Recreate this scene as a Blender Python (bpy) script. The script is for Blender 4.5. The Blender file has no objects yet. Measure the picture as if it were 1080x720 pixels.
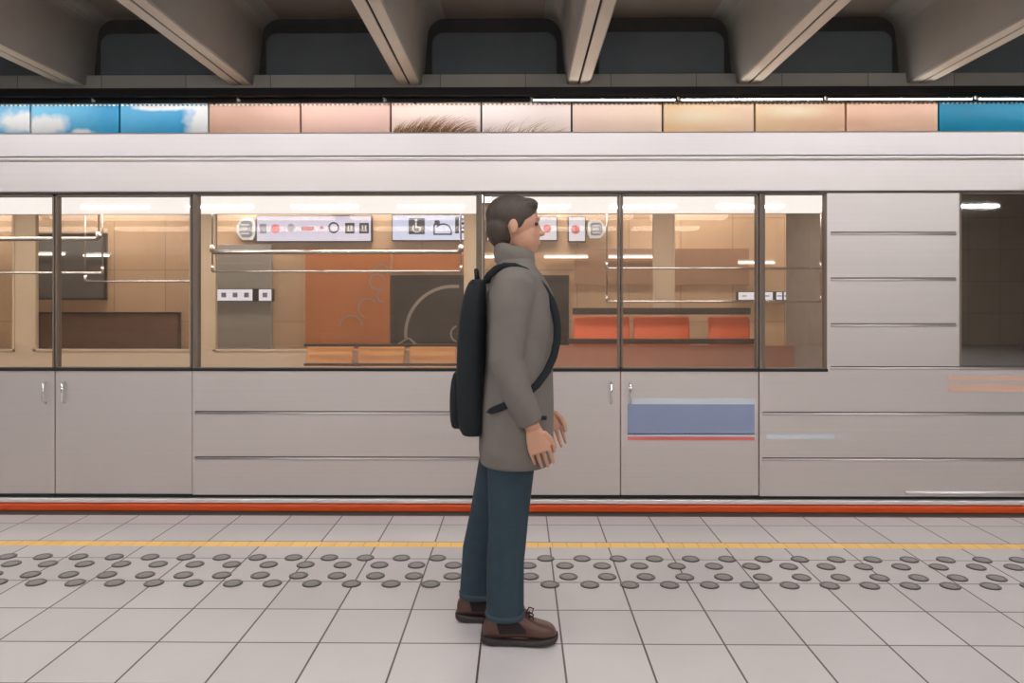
import bpy, bmesh, math, random
from mathutils import Vector, Matrix
random.seed(7)
S = bpy.context.scene
COL = S.collection
PI = math.pi

# ------------------------------------------------------------------ camera
F, CAMZ, VPX, HY = 787.0, 1.30, 548.0, 316.0
T = (VPX - 540.0) / F
TH = math.atan(T)
cam_data = bpy.data.cameras.new('camera')
cam = bpy.data.objects.new('camera', cam_data); COL.objects.link(cam)
cam.location = (0, 0, CAMZ); cam.rotation_euler = (PI / 2, 0, TH)
cam_data.sensor_width = 36.0; cam_data.lens = 36.0 * F / 1080.0
cam_data.shift_y = -(360.0 - HY) / 1080.0
cam_data.clip_start = 0.05; cam_data.clip_end = 100
S.camera = cam

def at(px, py, D):
    """World point at distance D (along +Y) that the photograph shows at pixel (px, py)."""
    u = (px - 540.0) / F
    x = D * (u - T) / (1 + u * T)
    zc = -x * math.sin(TH) + D * math.cos(TH)
    return Vector((x, D, CAMZ + (HY - py) / F * zc))
def X(px, D): return at(px, 300, D).x
def Zc(py, D): return at(548, py, D).z

# ------------------------------------------------------------------ materials
def srgb(r, g, b):
    f = lambda c: c / 12.92 if c <= 0.04045 else ((c + 0.055) / 1.055) ** 2.4
    return (f(r / 255), f(g / 255), f(b / 255), 1)

def new_mat(name):
    m = bpy.data.materials.new(name); m.use_nodes = True
    nt = m.node_tree
    for n in list(nt.nodes): nt.nodes.remove(n)
    out = nt.nodes.new('ShaderNodeOutputMaterial')
    return m, nt, out

def pm(name, col, rough=0.6, metal=0.0, var=0.12, scale=6.0, stretch=(1, 1, 1), bump=0.0, spec=0.5, rvar=0.0, emit=None, estr=0.0):
    m, nt, out = new_mat(name)
    b = nt.nodes.new('ShaderNodeBsdfPrincipled')
    nt.links.new(b.outputs[0], out.inputs[0])
    tc = nt.nodes.new('ShaderNodeTexCoord'); mp = nt.nodes.new('ShaderNodeMapping')
    mp.inputs['Scale'].default_value = stretch
    nz = nt.nodes.new('ShaderNodeTexNoise'); nz.inputs['Scale'].default_value = scale; nz.inputs['Detail'].default_value = 5
    nt.links.new(tc.outputs['Object'], mp.inputs[0]); nt.links.new(mp.outputs[0], nz.inputs['Vector'])
    mx = nt.nodes.new('ShaderNodeMix'); mx.data_type = 'RGBA'
    c = Vector(col[:3])
    mx.inputs[6].default_value = (*(c * (1 - var)), 1); mx.inputs[7].default_value = (*[min(1, v) for v in c * (1 + var)], 1)
    nt.links.new(nz.outputs['Fac'], mx.inputs[0]); nt.links.new(mx.outputs[2], b.inputs['Base Color'])
    b.inputs['Roughness'].default_value = rough; b.inputs['Metallic'].default_value = metal
    b.inputs['Specular IOR Level'].default_value = spec
    if rvar:
        mr = nt.nodes.new('ShaderNodeMapRange')
        mr.inputs['To Min'].default_value = rough - rvar; mr.inputs['To Max'].default_value = rough + rvar
        nt.links.new(nz.outputs['Fac'], mr.inputs['Value']); nt.links.new(mr.outputs[0], b.inputs['Roughness'])
    if bump:
        bp = nt.nodes.new('ShaderNodeBump'); bp.inputs['Strength'].default_value = bump; bp.inputs['Distance'].default_value = 0.01
        nt.links.new(nz.outputs['Fac'], bp.inputs['Height']); nt.links.new(bp.outputs[0], b.inputs['Normal'])
    if emit:
        b.inputs['Emission Color'].default_value = emit; b.inputs['Emission Strength'].default_value = estr
    return m

def tile_mat(name, col, grout, w, h, ox, oy, mortar=0.004, rough=0.35, plane='XY', var=0.05, spec=0.5):
    m, nt, out = new_mat(name)
    b = nt.nodes.new('ShaderNodeBsdfPrincipled'); nt.links.new(b.outputs[0], out.inputs[0])
    g = nt.nodes.new('ShaderNodeNewGeometry'); sp = nt.nodes.new('ShaderNodeSeparateXYZ'); cb = nt.nodes.new('ShaderNodeCombineXYZ')
    nt.links.new(g.outputs['Position'], sp.inputs[0])
    def off(sock, o):
        a = nt.nodes.new('ShaderNodeMath'); a.operation = 'SUBTRACT'; a.inputs[1].default_value = o
        nt.links.new(sock, a.inputs[0]); return a.outputs[0]
    nt.links.new(off(sp.outputs['X'], ox), cb.inputs['X'])
    nt.links.new(off(sp.outputs['Y' if plane == 'XY' else 'Z'], oy), cb.inputs['Y'])
    br = nt.nodes.new('ShaderNodeTexBrick'); br.offset = 0; br.squash = 1
    br.inputs['Scale'].default_value = 1; br.inputs['Mortar Size'].default_value = mortar; br.inputs['Mortar Smooth'].default_value = 0.2
    br.inputs['Brick Width'].default_value = w; br.inputs['Row Height'].default_value = h
    c = Vector(col[:3])
    br.inputs['Color1'].default_value = (*(c * (1 - var)), 1); br.inputs['Color2'].default_value = (*(c * (1 + var)), 1)
    br.inputs['Mortar'].default_value = grout; br.inputs['Bias'].default_value = 0
    nt.links.new(cb.outputs[0], br.inputs['Vector'])
    nz = nt.nodes.new('ShaderNodeTexNoise'); nz.inputs['Scale'].default_value = 1.7; nz.inputs['Detail'].default_value = 6
    nt.links.new(g.outputs['Position'], nz.inputs['Vector'])
    mr = nt.nodes.new('ShaderNodeMapRange'); mr.inputs['To Min'].default_value = 0.9; mr.inputs['To Max'].default_value = 1.1
    nt.links.new(nz.outputs['Fac'], mr.inputs['Value'])
    mul = nt.nodes.new('ShaderNodeMix'); mul.data_type = 'RGBA'; mul.blend_type = 'MULTIPLY'; mul.inputs[0].default_value = 1
    nt.links.new(br.outputs['Color'], mul.inputs[6]); nt.links.new(mr.outputs[0], mul.inputs[7])
    nt.links.new(mul.outputs[2], b.inputs['Base Color'])
    b.inputs['Roughness'].default_value = rough; b.inputs['Specular IOR Level'].default_value = spec
    bp = nt.nodes.new('ShaderNodeBump'); bp.inputs['Strength'].default_value = 0.4; bp.inputs['Distance'].default_value = 0.002; bp.invert = True
    nt.links.new(br.outputs['Fac'], bp.inputs['Height']); nt.links.new(bp.outputs[0], b.inputs['Normal'])
    return m

def emit_mat(name, col, strength, var=0.04):
    m, nt, out = new_mat(name)
    e = nt.nodes.new('ShaderNodeEmission'); nt.links.new(e.outputs[0], out.inputs[0])
    nz = nt.nodes.new('ShaderNodeTexNoise'); nz.inputs['Scale'].default_value = 3
    tc = nt.nodes.new('ShaderNodeTexCoord'); nt.links.new(tc.outputs['Object'], nz.inputs['Vector'])
    mx = nt.nodes.new('ShaderNodeMix'); mx.data_type = 'RGBA'
    c = Vector(col[:3]); mx.inputs[6].default_value = (*(c * (1 - var)), 1); mx.inputs[7].default_value = (*(c * (1 + var)), 1)
    nt.links.new(nz.outputs['Fac'], mx.inputs[0]); nt.links.new(mx.outputs[2], e.inputs[0])
    e.inputs[1].default_value = strength
    return m

def glass_mat(name, tint, refl, rough=0.02):
    m, nt, out = new_mat(name)
    tr = nt.nodes.new('ShaderNodeBsdfTransparent'); tr.inputs[0].default_value = tint
    gl = nt.nodes.new('ShaderNodeBsdfGlossy'); gl.inputs['Roughness'].default_value = rough
    gl.inputs[0].default_value = (0.95, 0.93, 0.9, 1)
    mx = nt.nodes.new('ShaderNodeMixShader'); mx.inputs[0].default_value = refl
    nt.links.new(tr.outputs[0], mx.inputs[1]); nt.links.new(gl.outputs[0], mx.inputs[2]); nt.links.new(mx.outputs[0], out.inputs[0])
    return m

def print_mat(name, c_left, c_right, blobs=(), blob_col=(1, 1, 1, 1), half=0.79, soft=0.35, nscale=5, mottled=0.0, mott_col=None):
    """Printed mural panel: a left-to-right colour change with soft cloud blobs (cx, cz, rx, rz in panel metres)."""
    m, nt, out = new_mat(name)
    b = nt.nodes.new('ShaderNodeBsdfPrincipled'); nt.links.new(b.outputs[0], out.inputs[0])
    b.inputs['Roughness'].default_value = 0.45
    N = nt.nodes.new; L = nt.links.new
    tc = N('ShaderNodeTexCoord'); sp = N('ShaderNodeSeparateXYZ'); L(tc.outputs['Object'], sp.inputs[0])
    nz = N('ShaderNodeTexNoise'); nz.inputs['Scale'].default_value = nscale; nz.inputs['Detail'].default_value = 6
    L(tc.outputs['Object'], nz.inputs['Vector'])
    def math_(op, a, bb=None):
        n = N('ShaderNodeMath'); n.operation = op
        for i, v in enumerate((a, bb)):
            if v is None: continue
            if isinstance(v, (int, float)): n.inputs[i].default_value = v
            else: L(v, n.inputs[i])
        return n.outputs[0]
    mr = N('ShaderNodeMapRange'); mr.inputs['From Min'].default_value = -half; mr.inputs['From Max'].default_value = half
    L(sp.outputs['X'], mr.inputs['Value'])
    g = math_('ADD', mr.outputs[0], math_('MULTIPLY', math_('SUBTRACT', nz.outputs['Fac'], 0.5), 0.7))
    mx = N('ShaderNodeMix'); mx.data_type = 'RGBA'; mx.inputs[6].default_value = c_left; mx.inputs[7].default_value = c_right
    L(g, mx.inputs[0]); col = mx.outputs[2]
    for (cx, cz, rx, rz) in blobs:
        dx = math_('DIVIDE', math_('SUBTRACT', sp.outputs['X'], cx), rx)
        dz = math_('DIVIDE', math_('SUBTRACT', sp.outputs['Z'], cz), rz)
        d = math_('SQRT', math_('ADD', math_('MULTIPLY', dx, dx), math_('MULTIPLY', dz, dz)))
        d = math_('ADD', d, math_('MULTIPLY', math_('SUBTRACT', nz.outputs['Fac'], 0.5), 1.6))
        k = N('ShaderNodeMapRange'); k.inputs['From Min'].default_value = 1 + soft; k.inputs['From Max'].default_value = 1 - soft
        L(d, k.inputs['Value'])
        m2 = N('ShaderNodeMix'); m2.data_type = 'RGBA'; L(k.outputs[0], m2.inputs[0]); L(col, m2.inputs[6]); m2.inputs[7].default_value = blob_col
        col = m2.outputs[2]
    L(col, b.inputs['Base Color'])
    return m

# ------------------------------------------------------------------ mesh builder
WLOC = {}
class MB:
    def __init__(self): self.bm = bmesh.new()
    def box(self, a, b):
        x0, y0, z0 = [min(p, q) for p, q in zip(a, b)]; x1, y1, z1 = [max(p, q) for p, q in zip(a, b)]
        v = [self.bm.verts.new(p) for p in ((x0, y0, z0), (x1, y0, z0), (x1, y1, z0), (x0, y1, z0), (x0, y0, z1), (x1, y0, z1), (x1, y1, z1), (x0, y1, z1))]
        for f in ((0, 3, 2, 1), (4, 5, 6, 7), (0, 1, 5, 4), (1, 2, 6, 5), (2, 3, 7, 6), (3, 0, 4, 7)): self.bm.faces.new([v[i] for i in f])
        return self
    def rings(self, rings, cap=True):
        R = [[self.bm.verts.new(p) for p in r] for r in rings]
        n = len(R[0])
        for a, b in zip(R, R[1:]):
            for i in range(n): self.bm.faces.new((a[i], a[(i + 1) % n], b[(i + 1) % n], b[i]))
        if cap:
            self.bm.faces.new(R[0][::-1]); self.bm.faces.new(R[-1])
        return self
    def loft(self, secs, n=24, p=2.0):
        """Horizontal super-elliptic sections (cx, cy, cz, rx, ry)."""
        rs = []
        for (cx, cy, cz, rx, ry) in secs:
            r = []
            for i in range(n):
                a = 2 * PI * i / n; c, s = math.cos(a), math.sin(a)
                r.append((cx + rx * math.copysign(abs(c) ** (2 / p), c), cy + ry * math.copysign(abs(s) ** (2 / p), s), cz))
            rs.append(r)
        return self.rings(rs)
    def tube(self, pts, rad, n=12, flat=None):
        pts = [Vector(p) for p in pts]
        if isinstance(rad, (int, float)): rad = [rad] * len(pts)
        rs = []; up = None
        for i, p in enumerate(pts):
            d = (pts[min(i + 1, len(pts) - 1)] - pts[max(i - 1, 0)]).normalized()
            if up is None:
                up = Vector((0, 1, 0)) if abs(d.y) < 0.9 else Vector((1, 0, 0))
            s = d.cross(up).normalized(); up = s.cross(d).normalized()
            w = flat if flat else 1.0
            rs.append([p + (s * math.cos(2 * PI * k / n) + up * math.sin(2 * PI * k / n) * w) * rad[i] for k in range(n)])
        return self.rings(rs)
    def ball(self, c, r, seg=20, rot=None):
        if isinstance(r, (int, float)): r = (r, r, r)
        M = Matrix.Translation(Vector(c)) @ (rot if rot else Matrix.Identity(4)) @ Matrix.Diagonal((r[0], r[1], r[2], 1))
        bmesh.ops.create_uvsphere(self.bm, u_segments=seg, v_segments=max(8, seg // 2 + 2), radius=1, matrix=M)
        return self
    def prism(self, poly, axis, a, b):
        """Closed polygon in the plane across 'axis', extruded from a to b."""
        def P(q, t):
            return {'x': (t, q[0], q[1]), 'y': (q[0], t, q[1]), 'z': (q[0], q[1], t)}[axis]
        v0 = [self.bm.verts.new(P(q, a)) for q in poly]; v1 = [self.bm.verts.new(P(q, b)) for q in poly]
        n = len(poly)
        for i in range(n): self.bm.faces.new((v0[i], v0[(i + 1) % n], v1[(i + 1) % n], v1[i]))
        self.bm.faces.new(v0[::-1]); self.bm.faces.new(v1)
        return self
    def build(self, name, mat, parent=None, bevel=0.0, smooth=False, remesh=0, relax=0, seg=2, origin=None, sub=0):
        bm = self.bm
        bmesh.ops.recalc_face_normals(bm, faces=bm.faces[:])
        co = [v.co for v in bm.verts]
        lo = Vector([min(c[i] for c in co) for i in range(3)]); hi = Vector([max(c[i] for c in co) for i in range(3)])
        c = Vector(origin) if origin else (lo + hi) / 2
        bmesh.ops.translate(bm, verts=bm.verts[:], vec=-c)
        me = bpy.data.meshes.new(name); bm.to_mesh(me); bm.free()
        me.materials.append(mat)
        o = bpy.data.objects.new(name, me); COL.objects.link(o)
        WLOC[o.name] = c.copy()
        if parent:
            o.parent = parent; o.location = c - WLOC[parent.name]
        else: o.location = c
        if bevel:
            m = o.modifiers.new('bevel', 'BEVEL'); m.width = bevel; m.segments = seg; m.limit_method = 'ANGLE'; m.angle_limit = math.radians(40)
        if remesh:
            m = o.modifiers.new('remesh', 'REMESH'); m.mode = 'VOXEL'; m.voxel_size = remesh; m.use_smooth_shade = True
            if relax:
                m = o.modifiers.new('relax', 'SMOOTH'); m.factor = 0.5; m.iterations = relax
            bake(o)
        if sub:
            m = o.modifiers.new('sub', 'SUBSURF'); m.levels = sub; m.render_levels = sub
        if smooth:
            for p in o.data.polygons: p.use_smooth = True
        return o

def bake(o):
    bpy.context.view_layer.update()
    dg = bpy.context.evaluated_depsgraph_get()
    me = bpy.data.meshes.new_from_object(o.evaluated_get(dg))
    o.modifiers.clear(); old = o.data; o.data = me; me.name = old.name
    for p in me.polygons: p.use_smooth = True

def thing(name, label, cat, loc, group=None):
    o = bpy.data.objects.new(name, None); COL.objects.link(o); o.empty_display_size = 0.1
    o.location = loc; WLOC[o.name] = Vector(loc)
    return tag(o, label, cat, group)
def tag(o, label, cat, group=None):
    o['label'] = label; o['category'] = cat
    if group: o['group'] = group
    return o
def struct(o, label=None, cat=None):
    o['kind'] = 'structure'
    if label: o['label'] = label
    if cat: o['category'] = cat
    return o

# ------------------------------------------------------------------ palette
M = {}
TW = 0.3068
M['floor'] = tile_mat('platform_tiles', srgb(200, 194, 192), srgb(74, 68, 64), TW, TW, 0.160, 3.766 - 60 * 0.3072, 0.0042, rough=0.33)
M['floor_edge'] = tile_mat('platform_edge_tiles', srgb(198, 193, 191), srgb(74, 68, 64), TW, TW, 0.160, 4.004, 0.0042, rough=0.33)
M['yellow'] = tile_mat('yellow_mosaic', srgb(252, 204, 112), srgb(206, 150, 70), 0.077, 0.2, 0.02, 3.85, 0.0016, rough=0.4)
M['concrete'] = pm('warm_concrete', srgb(164, 161, 155), rough=0.85, var=0.10, scale=1.6, bump=0.15)
M['soffit'] = pm('soffit_lit_concrete', srgb(220, 210, 194), rough=0.6, var=0.08, scale=2.0)  # paler than the beam sides, standing for light from below
M['ceiling'] = pm('ceiling_concrete', srgb(150, 138, 126), rough=0.9, var=0.1, scale=1.2, bump=0.1)
M['niche'] = pm('niche_paint', srgb(116, 126, 134), rough=0.8, var=0.2, scale=1.3)
M['ledge'] = tile_mat('ledge_blocks', srgb(186, 186, 180), srgb(110, 108, 104), 1.46, 2.0, 0.1, 3.2, 0.006, rough=0.8, plane='XZ', var=0.12)
M['trunk'] = pm('black_trunking', srgb(26, 26, 26), rough=0.5, var=0.2)
M['white_metal'] = pm('white_metal', srgb(225, 224, 220), rough=0.4, var=0.05)
M['track'] = pm('track_ballast', srgb(70, 66, 62), rough=0.95, var=0.4, scale=40, bump=0.6)
M['steel'] = pm('brushed_steel', srgb(216, 209, 206), rough=0.42, metal=0.9, var=0.06, scale=3.0, stretch=(0.12, 1, 22), rvar=0.05)
M['steel_roof'] = pm('brushed_roof_steel', srgb(218, 212, 211), rough=0.5, metal=0.8, var=0.05, scale=3.0, stretch=(0.12, 1, 18))
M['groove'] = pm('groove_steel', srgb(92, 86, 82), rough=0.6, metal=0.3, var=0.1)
M['lip'] = pm('satin_steel', srgb(236, 232, 230), rough=0.38, metal=0.7, var=0.03)
M['chrome'] = pm('polished_steel', srgb(236, 234, 232), rough=0.15, metal=1.0, var=0.03)
M['rubber'] = pm('black_rubber', srgb(24, 24, 24), rough=0.7, var=0.2)
M['skirt'] = pm('skirt_paint', srgb(112, 104, 98), rough=0.6, var=0.1)
M['seal'] = pm('window_seal_rubber', srgb(112, 98, 86), rough=0.6, var=0.1)
M['seam'] = pm('dark_gap', srgb(12, 12, 12), rough=0.9, var=0.2)
M['orange_strip'] = pm('orange_sill_paint', srgb(206, 76, 22), rough=0.35, var=0.05)
M['pane'] = glass_mat('window_glass', (0.95, 0.93, 0.90, 1), 0.085)
M['far_pane'] = glass_mat('far_window_glass', (0.97, 0.95, 0.93, 1), 0.025)
M['cab_pane'] = glass_mat('dark_cab_glass', (0.55, 0.53, 0.50, 1), 0.3)
M['lining'] = pm('beige_lining', srgb(214, 192, 166), rough=0.6, var=0.05)
M['tr_floor'] = pm('train_floor', srgb(96, 86, 78), rough=0.7, var=0.2, scale=60)
M['seat'] = pm('orange_seat', srgb(222, 96, 46), rough=0.5, var=0.06)
M['seat_tan'] = pm('tan_seat', srgb(216, 150, 84), rough=0.5, var=0.08)
M['seat_dark'] = pm('dark_seat_frame', srgb(54, 44, 40), rough=0.6, var=0.1)
M['cab'] = pm('cab_lining', srgb(150, 140, 130), rough=0.8, var=0.2)
M['sticker_blue'] = pm('blue_sticker', srgb(136, 146, 176), rough=0.4, var=0.05)
M['sticker_pale'] = pm('pale_sticker', srgb(198, 206, 214), rough=0.4, var=0.03)
M['sticker_red'] = pm('red_sticker', srgb(206, 110, 104), rough=0.4, var=0.05)
M['salmon'] = pm('salmon_stripe', srgb(206, 168, 148), rough=0.4, var=0.05)
M['stud'] = pm('grey_rubber_stud', srgb(136, 131, 127), rough=0.55, var=0.12, scale=30)
M['lamp'] = emit_mat('lamp_diffuser', (0.985, 0.98, 1.0), 43.0)
M['strip'] = emit_mat('strip_tube', (1.0, 0.97, 0.95), 27.0)
M['cove'] = emit_mat('train_cove_diffuser', (1.0, 0.965, 0.96), 1.25)
M['cabin_fill_light'] = emit_mat('cabin_fill_emitter', (1.0, 0.94, 0.88), 8.0)  # added fill light for the train interior
M['walllamp'] = emit_mat('wall_lamp_diffuser', (1.0, 0.95, 0.9), 3.0)

# ------------------------------------------------------------------ the station shell
YW, YB, XL, XR, ZCEIL = 13.0, -12.0, -16.0, 16.0, 6.2
EDGE = 4.481; FAR_EDGE = 10.4
b = MB(); b.box((XL, YB, -0.25), (XR, 3.921, 0)); fl = b.build('floor', M['floor']); struct(fl, 'pale square floor tiles of the near platform', 'floor')
b = MB(); b.box((XL, 3.921, -0.25), (XR, 4.001, 0)); struct(b.build('trim_1', M['yellow']), 'narrow yellow mosaic line along the near platform edge', 'floor line')
b = MB(); b.box((XL, 4.001, -0.25), (XR, EDGE, 0)); struct(b.build('floor_platform_edge', M['floor_edge']), 'strip of pale tiles between the yellow line and the train', 'floor')
b = MB(); b.box((XL, 3.6, -1.2), (XR, EDGE - 0.08, -0.25)); b.box((XL, FAR_EDGE + 0.08, -1.2), (XR, FAR_EDGE + 0.5, -0.25)); struct(b.build('wall_platform_face', M['concrete']))
b = MB(); b.box((XL, EDGE - 0.1, -1.3), (XR, FAR_EDGE + 0.1, -1.1)); struct(b.build('floor_track_bed', M['track']))
M['far_floor'] = tile_mat('far_platform_tiles', srgb(198, 190, 186), srgb(88, 84, 82), TW, TW, 0.05, 10.4, 0.004, rough=0.35)
b = MB(); b.box((XL, FAR_EDGE, -0.25), (XR, YW, 0)); struct(b.build('floor_far_platform', M['far_floor']))
M['far_wall'] = tile_mat('ochre_wall_tiles', srgb(218, 180, 142), srgb(182, 146, 112), 0.9, 0.9, 0.1, 0.02, 0.008, rough=0.55, plane='XZ', var=0.06)
b = MB(); b.box((XL, YW, 0), (XR, YW + 0.2, 3.6)); struct(b.build('wall_far', M['far_wall']), 'warm ochre tiled wall of the opposite platform', 'wall')
ZL0, ZL1 = Zc(107.5, YW), Zc(96, YW)
b = MB(); b.box((XL, YW, 3.6), (XR, YW + 0.2, ZCEIL)); struct(b.build('wall_far_upper', pm('dark_shade_concrete', srgb(78, 78, 78), rough=0.9, var=0.15)), 'dark upper wall between the ceiling beams', 'wall')  # wall coloured darker to stand for the soft shade under the ceiling
b = MB(); b.box((XL, YW - 0.22, ZL1), (XR, YW, Zc(82, YW))); struct(b.build('trim_2', M['ledge'], bevel=0.01), 'grey concrete ledge above the black trunking', 'ledge')
b = MB(); b.box((XL, YW - 0.24, Zc(104, YW)), (XR, YW, ZL1)); b.box((XL, YW - 0.25, ZL1 - 0.025), (XR, YW - 0.2, ZL1)); struct(b.build('trim_3', M['trunk'], bevel=0.006), 'long black cable trunking above the mural panels', 'trunking')
b = MB(); b.box((XL, YB - 0.2, 0), (XR, YB, ZCEIL)); M['back_wall'] = tile_mat('near_wall_tiles', srgb(196, 180, 164), srgb(150, 136, 122), 0.9, 0.9, 0.1, 0.02, 0.008, rough=0.5, plane='XZ'); struct(b.build('wall_near', M['back_wall']))
for sx, nm in ((XL, 'wall_left'), (XR, 'wall_right')):
    b = MB(); b.box((sx - 0.1, YB, -1.2), (sx + 0.1, YW, ZCEIL)); struct(b.build(nm, M['concrete']))
b = MB(); b.box((XL, YB, ZCEIL), (XR, YW + 0.2, ZCEIL + 0.2)); struct(b.build('ceiling', M['ceiling']), 'brown grey concrete ceiling between the beams', 'ceiling')

# beams: precast trough legs in pairs, a dark joint along the middle of each soffit
x3, x5 = X(434, YW), X(785, YW); BS = (x5 - x3) / 2
ZB = Zc(92.5, YW)
side_words = ['second beam left of the frame edge', 'leftmost concrete ceiling beam cut by the left frame edge', 'second concrete ceiling beam from the left', 'third concrete ceiling beam from the left, just left of centre',
              'fourth concrete ceiling beam from the left, just right of centre', 'fifth concrete ceiling beam from the left', 'rightmost concrete ceiling beam in the frame', 'beam right of the frame edge']
def half_beam(s):
    prof = [(0.016, ZB + 0.05), (0.016, ZB + 0.004), (0.02, ZB), (0.185, ZB), (0.20, ZB + 0.015), (0.235, ZB + 0.35), (0.285, ZCEIL - 0.30)]
    for k in range(1, 7):
        a = k / 6 * PI / 2
        prof.append((0.285 + 0.30 * (1 - math.cos(a)) + 0.0, ZCEIL - 0.30 + 0.30 * math.sin(a)))
    prof.append((0.585, ZCEIL + 0.02)); prof.append((0.012, ZCEIL + 0.02))
    return [(s * p[0], p[1]) for p in prof]
bcs = []
for k in range(-3, 5):
    cx = x3 + BS * k if False else x3 + BS * (k)
    bcs.append(cx)
    b = MB()
    for s in (-1, 1):
        b.prism([(cx + p[0], p[1]) for p in half_beam(s)], 'y', YB, YW)
    o = b.build('ceiling_beam', M['concrete'])
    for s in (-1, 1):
        b = MB(); b.box((cx + s * 0.018, YB + 0.02, ZB - 0.012), (cx + s * 0.178, YW - 0.02, ZB + 0.001)); b.build('soffit_lit_plate', M['soffit'], o, bevel=0.004)  # flange plates carry the painted light on the beam underside
    b = MB(); b.box((cx - 0.02, YB, ZB + 0.012), (cx + 0.02, YW, ZB + 0.03)); b.build('joint', M['seam'], o)
    struct(o, side_words[k + 3] if k + 3 < len(side_words) else None, 'beam')
    # shoe at the wall
for k, (x0, x1) in enumerate(zip(bcs, bcs[1:])):
    z0, z1 = Zc(82, YW), Zc(35, YW); r = 0.2
    a0, a1 = x0 + 0.36, x1 - 0.36
    poly = [(a0, z0), (a1, z0)]
    for q in range(7):
        t = q / 6 * PI / 2; poly.append((a1 - r + r * math.cos(t), z1 - r + r * math.sin(t)))
    for q in range(7):
        t = PI / 2 + q / 6 * PI / 2; poly.append((a0 + r + r * math.cos(t), z1 - r + r * math.sin(t)))
    b = MB(); b.prism(poly, 'y', YW - 0.06, YW)
    struct(b.build('wall_recess_panel', M['niche'], bevel=0.02), 'dark rounded end panel closing the bay between two beams', 'wall panel')

# ------------------------------------------------------------------ mural frieze
edges = [-158, -63, 32, 126, 220, 317, 412, 507.5, 603, 699, 796, 892, 990, 1088, 1186, 1284, 1383, 1483]
W = srgb(236, 238, 240)
sky = lambda a: srgb(*a)
specs = [
    ('sky', (90, 175, 215), (110, 185, 220), [(0.2, -0.3, .5, .2)], 'blue sky mural panel beyond the left frame edge'),
    ('sky', (96, 182, 222), (120, 190, 226), [(0.62, -.05, .38, .2)], 'leftmost blue sky mural panel, cut off by the left edge of the photo'),
    ('sky', (116, 194, 228), (44, 160, 212), [(-0.5, -.12, .42, .16), (0.12, -.26, .2, .08)], 'blue sky mural panel with a white cloud at its left end'),
    ('sky', (84, 174, 218), (28, 152, 206), [(0.68, .0, .3, .6), (0.0, .2, .5, .06)], 'deep blue mural panel with a white cloud bank at its right end'),
    ('skin', (214, 170, 148), (238, 196, 176), [], 'brownish pink mural panel immediately right of the blue ones'),
    ('skin', (248, 204, 186), (244, 204, 192), [], 'plain rose pink mural panel left of the dark hair panel'),
    ('hair', (252, 226, 210), (250, 232, 226), [], 'pale pink mural panel printed with dense brown eyebrow hair'),
    ('hair2', (252, 238, 234), (252, 236, 226), [], 'pale mural panel printed with a few sparse thin hairs'),
    ('skin', (250, 220, 204), (252, 224, 200), [], 'plain pale peach mural panel right of the sparse hair panel'),
    ('skin', (252, 212, 158), (250, 216, 186), [(-.2, 0, .5, .12)], 'yellow orange mural panel with a pale streak'),
    ('skin', (250, 214, 170), (240, 196, 162), [(-.1, .1, .4, .1)], 'orange tan mural panel, second left of the teal panel'),
    ('skin', (242, 196, 166), (244, 202, 174), [], 'plain tan mural panel directly left of the teal panel'),
    ('teal', (0, 140, 182), (6, 148, 190), [], 'flat teal blue mural panel at the right frame edge'),
    ('teal', (6, 140, 182), (20, 150, 190), [], 'teal mural panel beyond the right frame edge'),
    ('teal', (20, 150, 190), (40, 160, 200), [], 'second teal mural panel beyond the right frame edge'),
    ('sky', (60, 165, 205), (90, 180, 216), [(0.1, -.1, .4, .2)], 'blue mural panel with a small cloud beyond the teal ones'),
    ('sky', (96, 182, 220), (110, 190, 226), [(-0.3, 0, .4, .2)], 'last blue mural panel on the right'),
]
zt, zb = Zc(108, YW), Zc(108, YW) - 0.95
def dash_mat(name, c_gap):
    m, nt, out = new_mat(name); N = nt.nodes.new; L = nt.links.new
    b = N('ShaderNodeBsdfPrincipled'); L(b.outputs[0], out.inputs[0]); b.inputs['Roughness'].default_value = 0.4
    g = N('ShaderNodeNewGeometry'); sp = N('ShaderNodeSeparateXYZ'); L(g.outputs['Position'], sp.inputs[0])
    a = N('ShaderNodeMath'); a.operation = 'PINGPONG'; a.inputs[1].default_value = 0.039; L(sp.outputs['X'], a.inputs[0])
    c = N('ShaderNodeMath'); c.operation = 'GREATER_THAN'; c.inputs[1].default_value = 0.018; L(a.outputs[0], c.inputs[0])
    mx = N('ShaderNodeMix'); mx.data_type = 'RGBA'; mx.inputs[6].default_value = c_gap; mx.inputs[7].default_value = srgb(252, 248, 238)
    L(c.outputs[0], mx.inputs[0]); L(mx.outputs[2], b.inputs['Base Color'])
    return m
M['bead_sky'] = dash_mat('dashed_bead_sky', srgb(90, 160, 196)); M['bead_skin'] = dash_mat('dashed_bead_skin', srgb(206, 164, 138))
M['hair_print'] = pm('printed_brown_hair', srgb(160, 108, 62), rough=0.6, var=0.35, scale=20)
M['hair_light'] = pm('printed_light_hair', srgb(196, 150, 110), rough=0.6, var=0.2, scale=20)
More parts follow.
